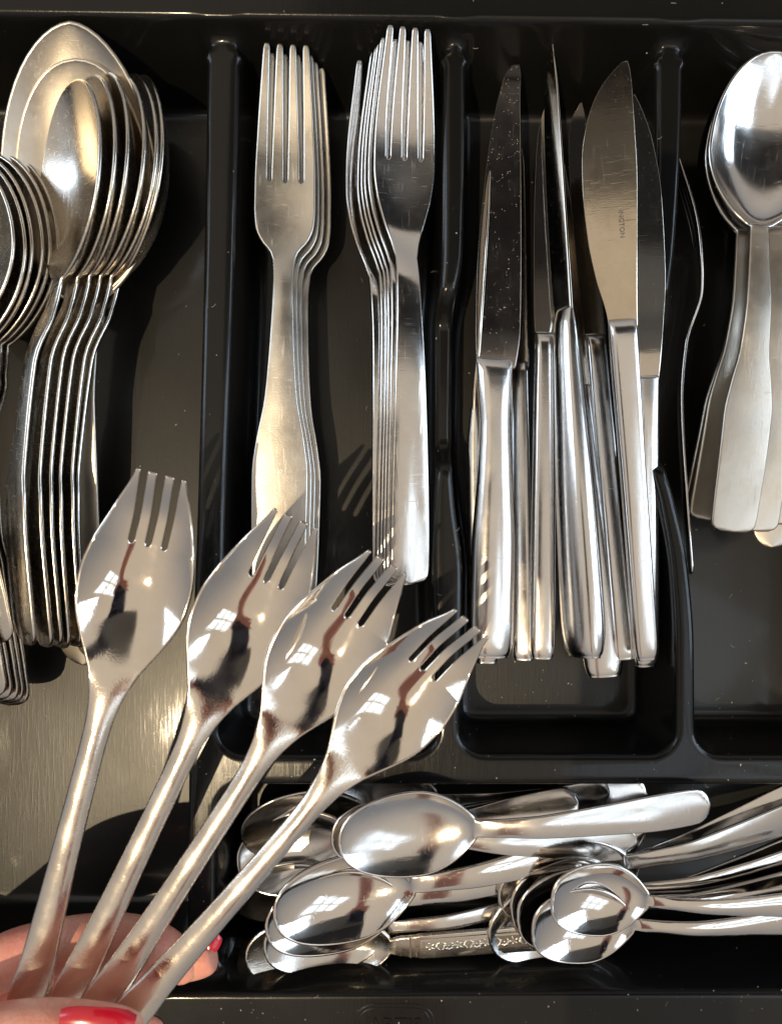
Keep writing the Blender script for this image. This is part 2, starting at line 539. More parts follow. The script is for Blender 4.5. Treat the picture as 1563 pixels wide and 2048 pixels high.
# ------------------------------------------------------------------ cutlery meshes
def split_plate(Vg, faces, face_lab, thick, labels, mats, cust_key):
    """give a sheet (verts, quads) a thickness with rounded rims, then split it in parts by face label"""
    V = np.asarray(Vg, float); F = np.asarray(faces, int)
    a, b, c, d = (V[F[:, i]] for i in range(4))
    fn = np.cross(c - a, d - b)
    N = np.zeros_like(V)
    for i in range(4): np.add.at(N, F[:, i], fn)
    N /= np.linalg.norm(N, axis=1)[:, None] + 1e-12
    t = np.broadcast_to(np.asarray(thick, float), (len(V),))[:, None]
    top, bot = V + N * t / 2, V - N * t / 2
    n0 = len(V)
    edges = {}
    for fi, f in enumerate(F):
        for i in range(4):
            e = (f[i], f[(i + 1) % 4]); k = (min(e), max(e))
            edges.setdefault(k, []).append((e, fi))
    bnd = [v[0] for v in edges.values() if len(v) == 1]
    out_dir = np.zeros_like(V)
    for (i, j), fi in bnd:
        ed = V[j] - V[i]
        o = np.cross(ed, N[i] + N[j]); o /= np.linalg.norm(o) + 1e-12
        out_dir[i] += o; out_dir[j] += o
    bv = sorted({i for (e, _) in bnd for i in e})
    ln = np.linalg.norm(out_dir, axis=1)[:, None] + 1e-12
    out_dir = out_dir / ln
    rings = []
    allV = [top, bot]
    allN = [N, -N]
    base = 2 * n0
    mp = {v: k for k, v in enumerate(bv)}
    # outermost ring of the sheet's normals lean outwards a little: a soft rim
    for ang in (50, 0, -50):
        A = math.radians(ang)
        r = V[bv] + N[bv] * (t[bv] / 2 * math.sin(A)) + out_dir[bv] * (t[bv] / 2 * math.cos(A) * 0.9)
        allV.append(r); allN.append(N[bv] * math.sin(A) + out_dir[bv] * math.cos(A))
        rings.append(base); base += len(bv)
    allV = np.vstack(allV); allN = np.vstack(allN)
    groups = {}
    for fi, f in enumerate(F):
        g = groups.setdefault(face_lab[fi], [])
        g.append(tuple(f)); g.append(tuple(n0 + f[::-1]))
    for (i, j), fi in bnd:
        g = groups[face_lab[fi]]
        ri = [i] + [r + mp[i] for r in rings] + [n0 + i]
        rj = [j] + [r + mp[j] for r in rings] + [n0 + j]
        for k in range(4): g.append((ri[k], ri[k + 1], rj[k + 1], rj[k]))
    out = []
    for lab in sorted(groups):
        fs = groups[lab]
        used = sorted({i for f in fs for i in f})
        rm = {v: k for k, v in enumerate(used)}
        me = make_mesh(labels[lab], allV[used], [[rm[i] for i in f] for f in fs], mats[lab] if isinstance(mats, dict) else mats, allN[used])
        out.append((labels[lab], me))
    return out


def egg(t, w0, Wm, point=1.0, tm=0.5):
    """half width of a bowl; t 0 at the neck, 1 at the tip"""
    kk = np.clip(t / tm, 0, 1)
    lo = w0 + (Wm - w0) * np.sqrt(np.maximum(1 - (1 - kk) ** 2, 0)) ** 1.7
    hi = Wm * np.sqrt(np.maximum(1 - np.clip((t - tm) / (1 - tm), 0, 1) ** (2.0 / 1.0), 0)) ** point
    return np.where(t < tm, lo, hi)


def end_round(s, L, r, p=2.5):
    """0..1 factor that rounds the handle end over r cm"""
    d = np.clip(s * L / r, 0, 1)
    return np.maximum(1 - (1 - d) ** p, 0) ** (1 / p)


def s_samples(n_h, s0, n_b):
    th = np.linspace(0, 1, n_h)
    h = s0 * (th ** 1.0)
    h = np.concatenate([[0, .0015, .005, .011, .02, .03], h[h > 0.04]])
    tb = np.linspace(0, 1, n_b)
    b = s0 + (1 - s0) * (1 - (1 - tb) ** 1.6) if False else s0 + (1 - s0) * np.sin(tb * math.pi / 2)
    b = np.concatenate([s0 + (1 - s0) * np.linspace(0.02, 0.7, n_b), 1 - (1 - s0) * (0.3 * (1 - np.linspace(0.08, 1, 9)) ** 1.8)])
    return np.concatenate([h, b])


def spoon_mesh(key, L, s0, hw, Wm, depth, handle_z, thick, mat, w0=0.32, point=1.0, er=0.6, ep=2.5, tm=0.5, crown=0.06, tipz=0.0, hmat=None, nu=15):
    S = s_samples(36, s0, 20)
    u = np.array([-1, -.96, -.88, -.76, -.6, -.44, -.28, -.13, 0, .13, .28, .44, .6, .76, .88, .96, 1.0])
    t = np.clip((S - s0) / (1 - s0), 0, 1)
    w_h = pchip([p[0] for p in hw], [p[1] for p in hw], np.minimum(S, s0)) * np.maximum(end_round(S, L, er, ep), 0.04)
    w = np.where(S <= s0, w_h, np.maximum(egg(t, w0, Wm, point, tm), 0.03))
    zc = pchip([p[0] for p in handle_z], [p[1] for p in handle_z], S)
    g = np.where(S > s0, np.sin(np.clip(t, 0, 1) ** 0.85 * math.pi) ** 0.75, 0)
    cr = crown * (1 - smoothstep(s0 - 0.08, s0 + 0.02, S))
    prof = (1 - np.abs(u) ** 2.3)
    Z = zc[:, None] - depth * g[:, None] * prof[None, :] + cr[:, None] * (1 - u[None, :] ** 2)
    X = w[:, None] * u[None, :]
    Y = np.broadcast_to(S[:, None] * L, X.shape)
    V = np.stack([X, Y, Z], -1).reshape(-1, 3)
    nr, nc = X.shape
    idx = np.arange(nr * nc).reshape(nr, nc)
    F = np.stack([idx[:-1, :-1], idx[:-1, 1:], idx[1:, 1:], idx[1:, :-1]], -1).reshape(-1, 4)
    lab = np.repeat((S[:-1] >= s0 - 0.01).astype(int), nc - 1)
    th = np.repeat(np.where(S < s0, thick * 1.15, thick), nc)
    return split_plate(V, F, lab, th, {0: 'handle', 1: 'bowl'}, {0: hmat or mat, 1: mat}, key)


def tined_mesh(key, L, s0, root, hw, head, tine_hw, slot_hw, handle_z, bow, thick, mat, er=0.6, ep=2.5, dish=0.12, n_t=4, tip_w=0.32,
               spork=False, crown=0.05, handle_thick=None, hmat=None):
    """fork or spork: s0 head start, root where the slots begin; head = half widths along the head"""
    S = np.concatenate([[0, .0015, .005, .011, .02, .03], np.linspace(0.05, s0, 30), s0 + (root - s0) * np.linspace(0.05, 0.93, 16),
                        root + (1 - root) * np.concatenate([[0, .02, .05, .1], np.linspace(.18, .92, 10), [.95, .975, .99, 1.0]])])
    r0 = int(np.argmin(np.abs(S - root)))
    # columns
    nc_t, nc_s = 5, 4
    w_h = pchip([p[0] for p in hw], [p[1] for p in hw], np.minimum(S, s0)) * np.maximum(end_round(S, L, er, ep), 0.04)
    w = np.where(S <= s0, w_h, pchip([p[0] for p in head], [p[1] for p in head], S))
    Wr = float(np.interp(root, S, w))
    # tine centres and half widths at the root, as cm
    rows = []
    tt = np.clip((S - root) / (1 - root), 0, 1)
    for i, s in enumerate(S):
        t = tt[i]
        if spork:
            ci = slot_hw * 2 + tine_hw * 2          # pitch of the inner tines
            ih = tine_hw * (1 - 0.25 * t)
            x_in = ci / 2
            inner_edge = x_in + ih + 2 * slot_hw * (1 + .10 * t)
            edges = [-w[i], -inner_edge, -x_in - ih, -x_in + ih, x_in - ih, x_in + ih, inner_edge, max(w[i], inner_edge + .05)]
            edges[0] = -edges[7]
            if t > 0.97:
                pass
        else:
            pitch = (2 * Wr - 2 * tine_hw) / (n_t - 1)
            shrink = w[i] / Wr
            edges = []
            for k in range(n_t):
                c = (-Wr + tine_hw + pitch * k) * (shrink if t > 0 else 1)
                hh = tine_hw * (1 - (1 - tip_w) * t ** 1.3)
                if t > 0.985: hh *= 0.75
                edges += [c - hh, c + hh]
            if t == 0: edges = [e * w[i] / Wr for e in edges]
        if t <= 0:
            e0 = edges
            edges = [e * w[i] / max(abs(e0[-1]), 1e-6) for e in e0]
        cols = []
        nseg = len(edges) - 1
        for k in range(nseg):
            n = nc_t if k % 2 == 0 else nc_s
            if k % 2 == 0: fr = [0, .12, .35, .65, .88]
            else: fr = [0, .25, .5, .75]
            for f in fr: cols.append(edges[k] + (edges[k + 1] - edges[k]) * f)
        cols.append(edges[-1])
        rows.append(cols)
    X = np.array(rows)
    nr, nc = X.shape
    Y = np.repeat((S * L)[:, None], nc, 1)
    colmeta = []
    for k in range(2 * n_t - 1):
        n = nc_t if k % 2 == 0 else nc_s
        colmeta += [k] * n
    colmeta = np.array(colmeta)
    # rounded slot roots
    shw = slot_hw if spork else ((2 * Wr - 2 * tine_hw * n_t) / (n_t - 1)) / 2
    for k in range(1, 2 * n_t - 1, 2):
        cs = np.where(colmeta == k)[0]
        cs = np.append(cs, cs[-1] + 1)
        for q, cidx in enumerate(cs):
            v = q / (len(cs) - 1) * 2 - 1
            Y[r0, cidx] -= shw * 0.9 * math.sqrt(max(1 - v * v, 0))
    zc = pchip([p[0] for p in handle_z], [p[1] for p in handle_z], Y / L)
    un = X / np.maximum(np.abs(X).max(1, keepdims=True), 1e-6)
    wref = np.where(S > root, Wr, w)[:, None]
    un2 = X / wref
    hd = smoothstep(s0 - 0.02, s0 + (0.16 if spork else 0.10), S)[:, None]
    dd = dish * hd * (1 - np.abs(np.clip(un2, -1.1, 1.1)) ** (2.25 if spork else 2)) * ((1 - smoothstep(root + 0.04, 1.02, S))[:, None] if spork else (1 - .8 * smoothstep(root, 1.0, S))[:, None])
    cr = (crown * (1 - smoothstep(s0 - 0.06, s0 + 0.02, S)))[:, None] * (1 - un ** 2)
    Z = zc - dd + cr
    V = np.stack([X, Y, Z], -1).reshape(-1, 3)
    idx = np.arange(nr * nc).reshape(nr, nc)
    F, lab = [], []
    for i in range(nr - 1):
        for j in range(nc - 1):
            k = colmeta[j]
            if i >= r0 and k % 2 == 1: continue
            F.append((idx[i, j], idx[i, j + 1], idx[i + 1, j + 1], idx[i + 1, j]))
            lab.append(0 if S[i] < s0 - 0.01 else (1 if i < r0 else 2 + k // 2))
    if handle_thick is None: th = np.full(nr, thick)
    else: th = pchip([p[0] for p in handle_thick], [p[1] for p in handle_thick], S)
    th = np.repeat(th, nc)
    labels = {0: 'handle', 1: 'bowl' if spork else 'head'}
    mats = {0: hmat or mat, 1: mat}
    for k in range(n_t): labels[2 + k] = 'tine'; mats[2 + k] = mat
    return split_plate(V, F, lab, th, labels, mats, key)


def handle_sweep(L, pts, mat, n=44, p=2.6, m=28, off=0.0):
    """hollow knife handle: superelliptic section; pts = (s, half width, half thickness, x offset)"""
    a = np.array(pts)
    s = np.concatenate([[0, .003, .010, .022, .04, .065, .095], np.linspace(.13, .9, n), [.93, .955, .975, .99, 1.0]])
    hw, hh, ox = (pchip(a[:, 0], a[:, i], s) for i in (1, 2, 3))
    k = np.sqrt(np.maximum(1 - (1 - np.clip(s / 0.05, 0, 1)) ** 2.6, 0)) ** (2 / 2.6)
    k = 0.55 * (s < 0.0001) + k * (s >= 0.0001)
    kw = 0.72 + 0.28 * np.clip(k, 0, 1)
    kh = 0.45 + 0.55 * np.clip(k, 0, 1)
    V, F = [], []
    ang = np.linspace(0, 2 * math.pi, m, endpoint=False)
    ca, sa = np.cos(ang), np.sin(ang)
    cx = np.sign(ca) * np.abs(ca) ** (2 / p); cz = np.sign(sa) * np.abs(sa) ** (2 / p)
    for i in range(len(s)):
        for q in range(m): V.append((ox[i] + cx[q] * hw[i] * kw[i], s[i] * L, cz[q] * hh[i] * kh[i]))
    for i in range(len(s) - 1):
        for q in range(m):
            F.append((i * m + q, i * m + (q + 1) % m, (i + 1) * m + (q + 1) % m, (i + 1) * m + q))
    V.append((ox[0], -0.03, 0)); V.append((ox[-1], L, 0))
    e0, e1 = len(V) - 2, len(V) - 1
    o = (len(s) - 1) * m
    for q in range(m):
        F.append((e0, (q + 1) % m, q)); F.append((e1, o + q, o + (q + 1) % m))
    return make_mesh('handle', V, F, mat)


def blade_mesh(y0, y1, edge, spine, mat, serr=0.0, bz=0.0, spine_t=0.17, edge_t=0.035, n=70):
    """edge, spine: (t, x) curves from the bolster (t 0) to the tip (t 1)"""
    t = np.concatenate([np.linspace(0, .9, n), .9 + .1 * np.sin(np.linspace(0.06, 1, 14) * math.pi / 2)])
    e = pchip([p[0] for p in edge], [p[1] for p in edge], t)
    sp = pchip([p[0] for p in spine], [p[1] for p in spine], t)
    if serr:
        e = e + serr * np.abs(np.sin(t * 130)) * ((t > .25) & (t < .85))
    u = np.array([0, .04, .12, .3, .5, .7, .88, .97, 1.0])
    X = e[:, None] + (sp - e)[:, None] * u[None, :]
    Y = np.repeat((y0 + (y1 - y0) * t)[:, None], len(u), 1)
    V = np.stack([X, Y, bz * (Y - y0) * smoothstep(0, 3, Y - y0)], -1).reshape(-1, 3)
    nr, nc = X.shape
    idx = np.arange(nr * nc).reshape(nr, nc)
    F = np.stack([idx[:-1, :-1], idx[:-1, 1:], idx[1:, 1:], idx[1:, :-1]], -1).reshape(-1, 4)
    th = np.tile(edge_t + (spine_t - edge_t) * u ** 0.7, nr) * np.repeat(1 - 0.45 * t, nc)
    return split_plate(V, F, np.zeros(len(F), int), th, {0: 'blade'}, {0: mat}, '')


def pose(a, b, L, roll=0.0):
    """matrix that lays a piece of length L (along +y) from the point a (handle end) to b (tip); roll > 0 lifts its right edge"""
    A, B = P(*a), P(*b)
    d = B - A; ln = np.linalg.norm(d); y = d / ln
    x = np.cross(y, (0, 0, 1)); x /= np.linalg.norm(x)
    z = np.cross(x, y)
    r = math.radians(roll)
    x2 = math.cos(r) * x + math.sin(r) * z
    z2 = -math.sin(r) * x + math.cos(r) * z
    k = ln / L
    m = Matrix.Identity(4)
    for i in range(3):
        m[i][0], m[i][1], m[i][2], m[i][3] = x2[i] * k, y[i] * k, z2[i] * k, A[i] * CM
    return m


PROTO = {}
jig = random.Random(3)


def place(kind, name, label, cat, group, a, b, roll=0.0):
    parts, L = PROTO[kind]
    root = empty(name, label, cat, group, pose(a, b, L, roll + jig.uniform(-1.3, 1.3)))
    made = [link_mesh(n, me, root) for n, me in parts]
    return root, made


# ---- the kinds of cutlery
PROTO['table_spoon'] = (spoon_mesh('ts', 20, 0.655, [(0, .92), (.10, .97), (.26, .86), (.31, .62), (.36, .55), (.52, .40), (.575, .50), (.60, .36), (.655, .33)],
                                   2.55, 1.05, [(0, -.15), (.06, .12), (.3, .75), (.5, .65), (.62, .05), (.70, -.10), (.85, -.05), (1, .1)], .145, M['satin'], .33, 0.95, .7, 2.6, .5), 20)
PROTO['serving_spoon'] = (spoon_mesh('sv', 26, 0.60, [(0, .95), (.10, 1.0), (.3, .75), (.5, .48), (.60, .40)],
                                     3.25, 1.25, [(0, 0), (.25, .5), (.45, .4), (.58, -.1), (.72, -.15), (1, .45)], .2, M['worn'], .42, 1.15, 1.0, 2.0, .42), 26)
PROTO['round_serving_spoon'] = (spoon_mesh('rs', 25, 0.62, [(0, .62), (.10, .68), (.3, .6), (.5, .45), (.62, .40)],
                                           3.0, 1.2, [(0, 0), (.25, .5), (.45, .4), (.58, -.1), (.72, -.15), (1, .35)], .2, M['worn'], .42, .95, .7, 2.0, .45), 25)
PROTO['dessert_spoon'] = (spoon_mesh('ds', 18.5, 0.64, [(0, .78), (.04, .82), (.24, .86), (.31, .70), (.37, .50), (.5, .38), (.60, .30), (.64, .28)],
                                     2.2, 0.75, [(0, 0), (.2, .35), (.45, .5), (.58, .15), (.68, -.1), (.85, -.05), (1, .25)], .18, M['bright'], .28, .95, .35, 3.2, .45, .03, hmat=M['worn']), 18.5)
PROTO['teaspoon'] = (spoon_mesh('te', 14.2, 0.635, [(0, .62), (.12, .66), (.3, .52), (.5, .34), (.60, .27), (.635, .26)],
                                1.62, 0.55, [(0, 0), (.2, .3), (.45, .45), (.58, .2), (.68, -.05), (.85, -.02), (1, .15)], .15, M['bright'], .26, .85, .6, 2.2, .46, .05), 14.2)
PROTO['polished_teaspoon'] = (spoon_mesh('tp', 14.2, 0.635, [(0, .60), (.12, .64), (.3, .50), (.5, .34), (.60, .27), (.635, .26)],
                                         1.60, 0.68, [(0, 0), (.2, .3), (.45, .45), (.58, .2), (.68, -.05), (.85, -.02), (1, .15)], .16, M['polished'], .26, .85, .6, 2.2, .46, .05), 14.2)
PROTO['ornate_teaspoon'] = (spoon_mesh('to', 14.2, 0.60, [(0, .46), (.12, .5), (.3, .47), (.52, .44), (.535, .38), (.56, .36), (.60, .26)],
                                       1.55, 0.55, [(0, 0), (.3, .12), (.5, .15), (.58, .05), (.68, -.05), (1, .15)], .17, M['satin'], .26, .85, .5, 2.4, .46, .0), 14.2)
PROTO['round_teaspoon'] = (spoon_mesh('tr', 13.5, 0.66, [(0, .54), (.12, .57), (.3, .40), (.5, .26), (.60, .22), (.66, .22)],
                                      1.74, 0.66, [(0, .25), (.2, .4), (.45, .55), (.60, .25), (.70, -.05), (.85, -.02), (1, .15)], .14, M['polished'], .22, .75, .7, 2.0, .48, .07), 13.5)

PROTO['shaped_fork'] = (tined_mesh('fa', 20.6, .62, .77, [(0, .92), (.10, .98), (.22, 1.0), (.28, .86), (.36, .56), (.48, .38), (.58, .31), (.62, .36)],
                                   [(.62, .36), (.635, .46), (.66, .86), (.685, 1.06), (.72, 1.11), (.77, 1.10), (.85, 1.04), (1.0, .86)], .17, .085,
                                   [(0, 0), (.2, .10), (.42, .22), (.55, .12), (.66, -.25), (.8, -.15), (1, .55)], 0, .17, M['fork'], .55, 2.6, .10), 20.6)
PROTO['plain_fork'] = (tined_mesh('fb', 20.8, .60, .79, [(0, .64), (.03, .70), (.15, .66), (.4, .50), (.52, .40), (.60, .36)],
                                  [(.60, .36), (.63, .48), (.68, .80), (.72, 1.02), (.77, 1.14), (.82, 1.13), (1.0, .84)], .175, .085,
                                  [(0, 0), (.2, .3), (.42, .5), (.55, .3), (.67, -.34), (.8, -.15), (1, .85)], 0, .18, M['bright'], .35, 3.2, .08), 20.8)
PROTO['spork'] = (tined_mesh('sp', 19.0, .655, .875, [(0, .50), (.05, .52), (.12, .42), (.3, .30), (.5, .25), (.56, .29), (.61, .45), (.655, .76)],
                             [(.655, .76), (.675, .96), (.70, 1.22), (.735, 1.54), (.77, 1.72), (.81, 1.76), (.86, 1.62), (.90, 1.40), (.95, 1.08), (.985, .82), (1.0, .74)], .128, .145,
                             [(0, 0), (.1, .0), (.3, .15), (.5, .18), (.64, -.02), (.76, -.20), (.87, -.05), (1, .42)], 0, .15, M['spork'], .3, 2.4, .66, 4, .5, True, .10,
                             [(0, .36), (.3, .34), (.5, .33), (.60, .25), (.68, .16), (.8, .13), (1, .12)]), 19.0)


def knife(kind, L, hs, hpts, edge, spine, hm='knife_handle', bmn='blade', serr=0.0, p=2.6, bz=0.0):
    h = handle_sweep(L * hs, hpts, M[hm], p=p)
    bl = blade_mesh(L * (hs - 0.015), L, edge, spine, M[bmn], serr, bz)
    PROTO[kind] = ([('handle', h)] + bl, L)


knife('shaped_knife', 23.0, .50, [(0, .78, .42, 0), (.1, .86, .50, 0), (.35, .84, .50, 0), (.62, .66, .44, -.02), (.78, .58, .40, -.06), (.90, .66, .38, -.10), (.965, .69, .32, -.11), (1, .70, .05, -.10)],
      [(0, -.78), (.1, -.85), (.3, -.82), (.6, -.56), (.8, -.26), (.92, .04), (.975, .26), (1, .48)], [(0, .64), (.1, .78), (.3, .83), (.6, .80), (.9, .76), (.97, .78), (1, .72)], bmn='blade_dusty', p=2.3, bz=-.075)
knife('tapered_knife', 23.6, .565, [(0, .82, .40, 0), (.1, .90, .46, 0), (.4, .80, .44, 0), (.75, .62, .38, 0), (.95, .50, .30, 0), (1, .44, .15, 0)],
      [(0, -.55), (.1, -.7), (.4, -.75), (.7, -.62), (.9, -.3), (1, .1)], [(0, .38), (.3, .36), (.8, .3), (1, .16)], p=2.4)
knife('thick_knife', 23.6, .565, [(0, .88, .55, 0), (.1, .98, .66, 0), (.4, .88, .62, 0), (.75, .66, .48, 0), (.95, .52, .34, 0), (1, .44, .15, 0)],
      [(0, -.55), (.1, -.65), (.4, -.68), (.7, -.58), (.9, -.3), (1, .1)], [(0, .38), (.3, .36), (.8, .3), (1, .16)], p=2.2)
knife('broad_butter_knife', 23.0, .595, [(0, .42, .34, 0), (.06, .47, .38, 0), (.5, .48, .38, 0), (.93, .53, .34, 0), (.968, .53, .32, 0), (1, .52, .05, 0)],
      [(0, -.50), (.06, -.56), (.2, -.86), (.36, -1.06), (.52, -1.12), (.66, -1.06), (.8, -.76), (.9, -.30), (.97, .30), (1, .66)],
      [(0, .52), (.06, .55), (.36, .75), (.66, .92), (.9, .93), (.97, .90), (1, .84)], bmn='blade_warm', p=4.0)
knife('straight_knife', 22.6, .58, [(0, .46, .36, 0), (.08, .50, .40, 0), (.5, .48, .38, 0), (.9, .44, .34, 0), (.965, .43, .31, 0), (1, .42, .05, 0)],
      [(0, -.38), (.1, -.45), (.5, -.5), (.8, -.42), (.93, -.2), (1, .2)], [(0, .38), (.5, .36), (.93, .34), (1, .26)], p=3.4)
knife('serrated_knife', 22.6, .52, [(0, .5, .36, 0), (.08, .54, .40, 0), (.5, .5, .38, 0), (.85, .42, .32, .05), (1, .40, .14, .1)],
      [(0, -.62), (.3, -.66), (.7, -.6), (.92, -.45), (1, -.2)], [(0, .42), (.1, .55), (.4, .86), (.65, .80), (.85, .48), (.95, .12), (1, -.14)], serr=-.025, p=2.8, bz=-.08)

# ------------------------------------------------------------------ left compartment
gS = 'table spoons nested in the two stacks in the left compartment'
place('serving_spoon', 'serving_spoon', 'largest serving spoon with pointed bowl, lying under the tall stack of table spoons', 'spoon', 'serving spoons under the table spoons',
      (168, 1325, -4.6), (152, 57, -0.45), 6)
place('round_serving_spoon', 'serving_spoon', 'round-bowled serving spoon lying inside the pointed serving spoon', 'spoon', 'serving spoons under the table spoons',
      (186, 1312, -4.2), (160, 128, -0.9), 8)
lab6 = ['topmost table spoon of the tall stack, its whole sunlit bowl showing', 'second table spoon from the top of the tall stack',
        'third table spoon from the top of the tall stack', 'fourth table spoon from the top of the tall stack', 'fifth table spoon from the top of the tall stack',
        'lowest table spoon of the tall stack, its rim nearest the divider']
for i in range(6):
    dx = [0, 33, 62, 88, 110, 134][i]
    place('table_spoon', 'table_spoon', lab6[i], 'spoon', gS, (46 + [0, 34, 54, 66, 88, 100][i], 1284 + [0, 4, 2, 6, 2, 4][i], -1.0 - .42 * i),
          (152 + dx * .93, 168 - [0, 8, 12, 14, 12, 8][i], -0.2 - .38 * i), 46 + [0, 1, 2, 0, -1, 1][i])
lab5 = ['topmost table spoon of the stack cut by the left edge', 'second table spoon down in the stack cut by the left edge', 'third table spoon down in the stack cut by the left edge',
        'fourth table spoon down in the stack cut by the left edge', 'fifth table spoon down in the stack cut by the left edge', 'lowest table spoon of the stack cut by the left edge']
for i in range(6):
    dx = [0, 16, 32, 50, 66, 80][i]
    place('table_spoon', 'table_spoon', lab5[i], 'spoon', gS, ([0, -18, -6, 6, 16, 26][i] - 12, [1284, 1392, 1398, 1402, 1404, 1408][i], -1.0 - .40 * i),
          (-92 + dx * 1.05, 316 - [0, 2, 4, 6, 8, 8][i], -0.5 - .40 * i), 17)

# ------------------------------------------------------------------ forks
gF = 'dinner forks stacked in the fork compartment'
fa = [((556, 1185, -1.7), (574, 108, -1.5), -5, 'topmost shaped fork of the left fork stack, handle widening to a paddle'),
      ((565, 1188, -2.1), (583, 128, -1.9), -4, 'second shaped fork from the top of the left fork stack'),
      ((573, 1190, -2.5), (594, 142, -2.3), -3, 'third shaped fork from the top of the left fork stack'),
      ((583, 1192, -2.9), (609, 154, -2.8), -1, 'lowest shaped fork of the left fork stack, one tine sticking out at the side')]
for a, b, r, lb in fa: place('shaped_fork', 'dinner_fork', lb, 'fork', gF, a, b, r)
labs = ['topmost plain fork of the right fork stack, bright mirror head and straight handle', 'second plain fork from the top of the right fork stack',
        'third plain fork from the top of the right fork stack', 'fourth plain fork from the top of the right fork stack', 'fifth plain fork from the top of the right fork stack',
        'lowest plain fork of the right fork stack, its outer tine apart from the others']
for i in range(6):
    place('plain_fork', 'dinner_fork', labs[i], 'fork', gF, (819 - [0, 9, 16, 23, 30, 38][i], 1163 + [0, 4, 6, 8, 5, 3][i], -1.2 - .34 * i),
          (808 - [0, 14, 23, 30, 38, 66][i], 84 + [0, 24, 36, 42, 52, 66][i], -0.9 - .36 * i), -11 - i * 1.2)

# ------------------------------------------------------------------ knives
gK = 'table knives lying in the knife compartment'
def K(kind, lb, a, b, r): return place(kind, 'table_knife', lb, 'knife', gK, a, b, r)
K('shaped_knife', 'large table knife with dark dusty blade and curved waisted handle, on top', (980, 1314, -1.5), (1010, 104, -0.9), -4)
K('straight_knife', 'table knife whose handle end shows just below the waisted knife', (972, 1326, -3.2), (1010, 240, -4.2), 0)
K('straight_knife', 'slim knife wedged between the waisted knife and the straight narrow one', (1046, 1320, -2.8), (1030, 300, -3.8), 12)
K('straight_knife', 'straight narrow knife left of the knife standing on its edge', (1083, 1317, -2.3), (1096, 190, -2.3), 4)
K('thick_knife', 'tapered knife standing on edge with its dark blue blade edge-on', (1168, 1312, -1.1), (1098, 84, -1.3), 62)
K('tapered_knife', 'tapered knife reaching lowest of all the knives, under the edge-on knife', (1208, 1353, -2.7), (1120, 330, -3.3), 4)
r4, m4 = K('broad_butter_knife', 'knife with broad rounded blade and lettering, slim squared handle', (1291, 1318, -1.5), (1207, 130, 1.2), 2)
K('serrated_knife', 'serrated knife half hidden behind the broad rounded blade', (1290, 1331, -2.3), (1293, 172, 0.2), -6)
K('serrated_knife', 'serrated knife standing on edge against the divider left of the waisted knife', (952, 1308, -2.4), (941, 342, -1.4), 92)
K('straight_knife', 'dark knife with rounded tip showing left of the broad rounded blade', (1246, 1318, -2.6), (1149, 208, -3.5), 2)
K('straight_knife', 'knife lowest in the pile, its handle showing dark under the rounded blade knife', (1228, 1300, -3.6), (1170, 420, -4.5), 6)
tx = link_mesh('engraved_lettering', text_mesh('INGTON', 0.26, 0.004, M['etch'], 'engraved_lettering'), r4)
tx.location = (0.22 * CM, 17.2 * CM, 0.075 * CM)
tx.rotation_euler = (0, 0, -math.pi / 2)

# ------------------------------------------------------------------ right compartment
gR = 'dessert spoons and forks in the right compartment'
def R_(kind, nm, lb, a, b, r, cat='spoon'): return place(kind, nm, lb, cat, gR, a, b, r)
R_('dessert_spoon', 'dessert_spoon', 'topmost dessert spoon at the right edge with large bright bowl', (1463, 1060, -1.3), (1548, 112, -1.2), -4)
R_('dessert_spoon', 'dessert_spoon', 'dessert spoon directly right of the topmost one, worn handle partly covered', (1508, 1058, -1.8), (1580, 120, -1.8), 0)
R_('dessert_spoon', 'dessert_spoon', 'dessert spoon with wide outer rim showing left of the topmost bowl', (1412, 1036, -2.6), (1530, 140, -2.4), -14)
R_('dessert_spoon', 'dessert_spoon', 'lowest dessert spoon with its handle end farthest left in the bundle', (1400, 1030, -3.0), (1545, 165, -3.2), -12)
R_('serving_spoon', 'serving_spoon', 'spoon with rounded pale handle end under the dessert spoons', (1540, 1092, -2.8), (1600, 180, -3.4), 4)
R_('dessert_spoon', 'dessert_spoon', 'dessert spoon whose handle is cut by the right edge of the frame', (1552, 1044, -2.3), (1620, 110, -2.5), 3)
R_('plain_fork', 'dinner_fork', 'fork standing on its side against the curved divider', (1379, 1146, -2.6), (1384, 318, -2.9), 102, 'fork')

# ------------------------------------------------------------------ small spoons, bottom compartment
gT = 'small spoons piled in the bottom compartment'
def T_(kind, lb, a, b, r): return place(kind, 'teaspoon', lb, 'spoon', gT, a, b, r)
T_('teaspoon', 'topmost teaspoon of the left pile, satin bowl and long rounded handle', (1414, 1609, -0.6), (679, 1684, 0.3), 4)
T_('teaspoon', 'teaspoon just beneath the topmost one, rim peeping out at its tip', (1272, 1690, -1.7), (664, 1668, -0.2), 4)
T_('polished_teaspoon', 'mirror-bright teaspoon in the left pile reflecting a paned window', (1284, 1662, -1.9), (550, 1832, -0.1), 4)
T_('polished_teaspoon', 'teaspoon nested right below the mirror-bright one', (1240, 1690, -2.4), (534, 1860, -0.6), 8)
r5, m5 = T_('ornate_teaspoon', 'teaspoon with flower relief stamped on its handle', (1200, 1862, -1.9), (494, 1912, -1.1), 7)
T_('teaspoon', 'teaspoon nested between the flower handled one and the mirror-bright one', (1180, 1790, -2.9), (530, 1894, -0.9), 7)
T_('teaspoon', 'dark shaded teaspoon lying leftmost behind the fork handles', (1100, 1745, -3.9), (467, 1796, -3.4), 18)
T_('teaspoon', 'teaspoon along the divider with thin bright handle reaching right', (1214, 1583, -3.0), (486, 1668, -3.3), 20)
T_('teaspoon', 'teaspoon with line marks engraved on its dark handle end', (1152, 1604, -2.0), (478, 1730, -3.4), -10)
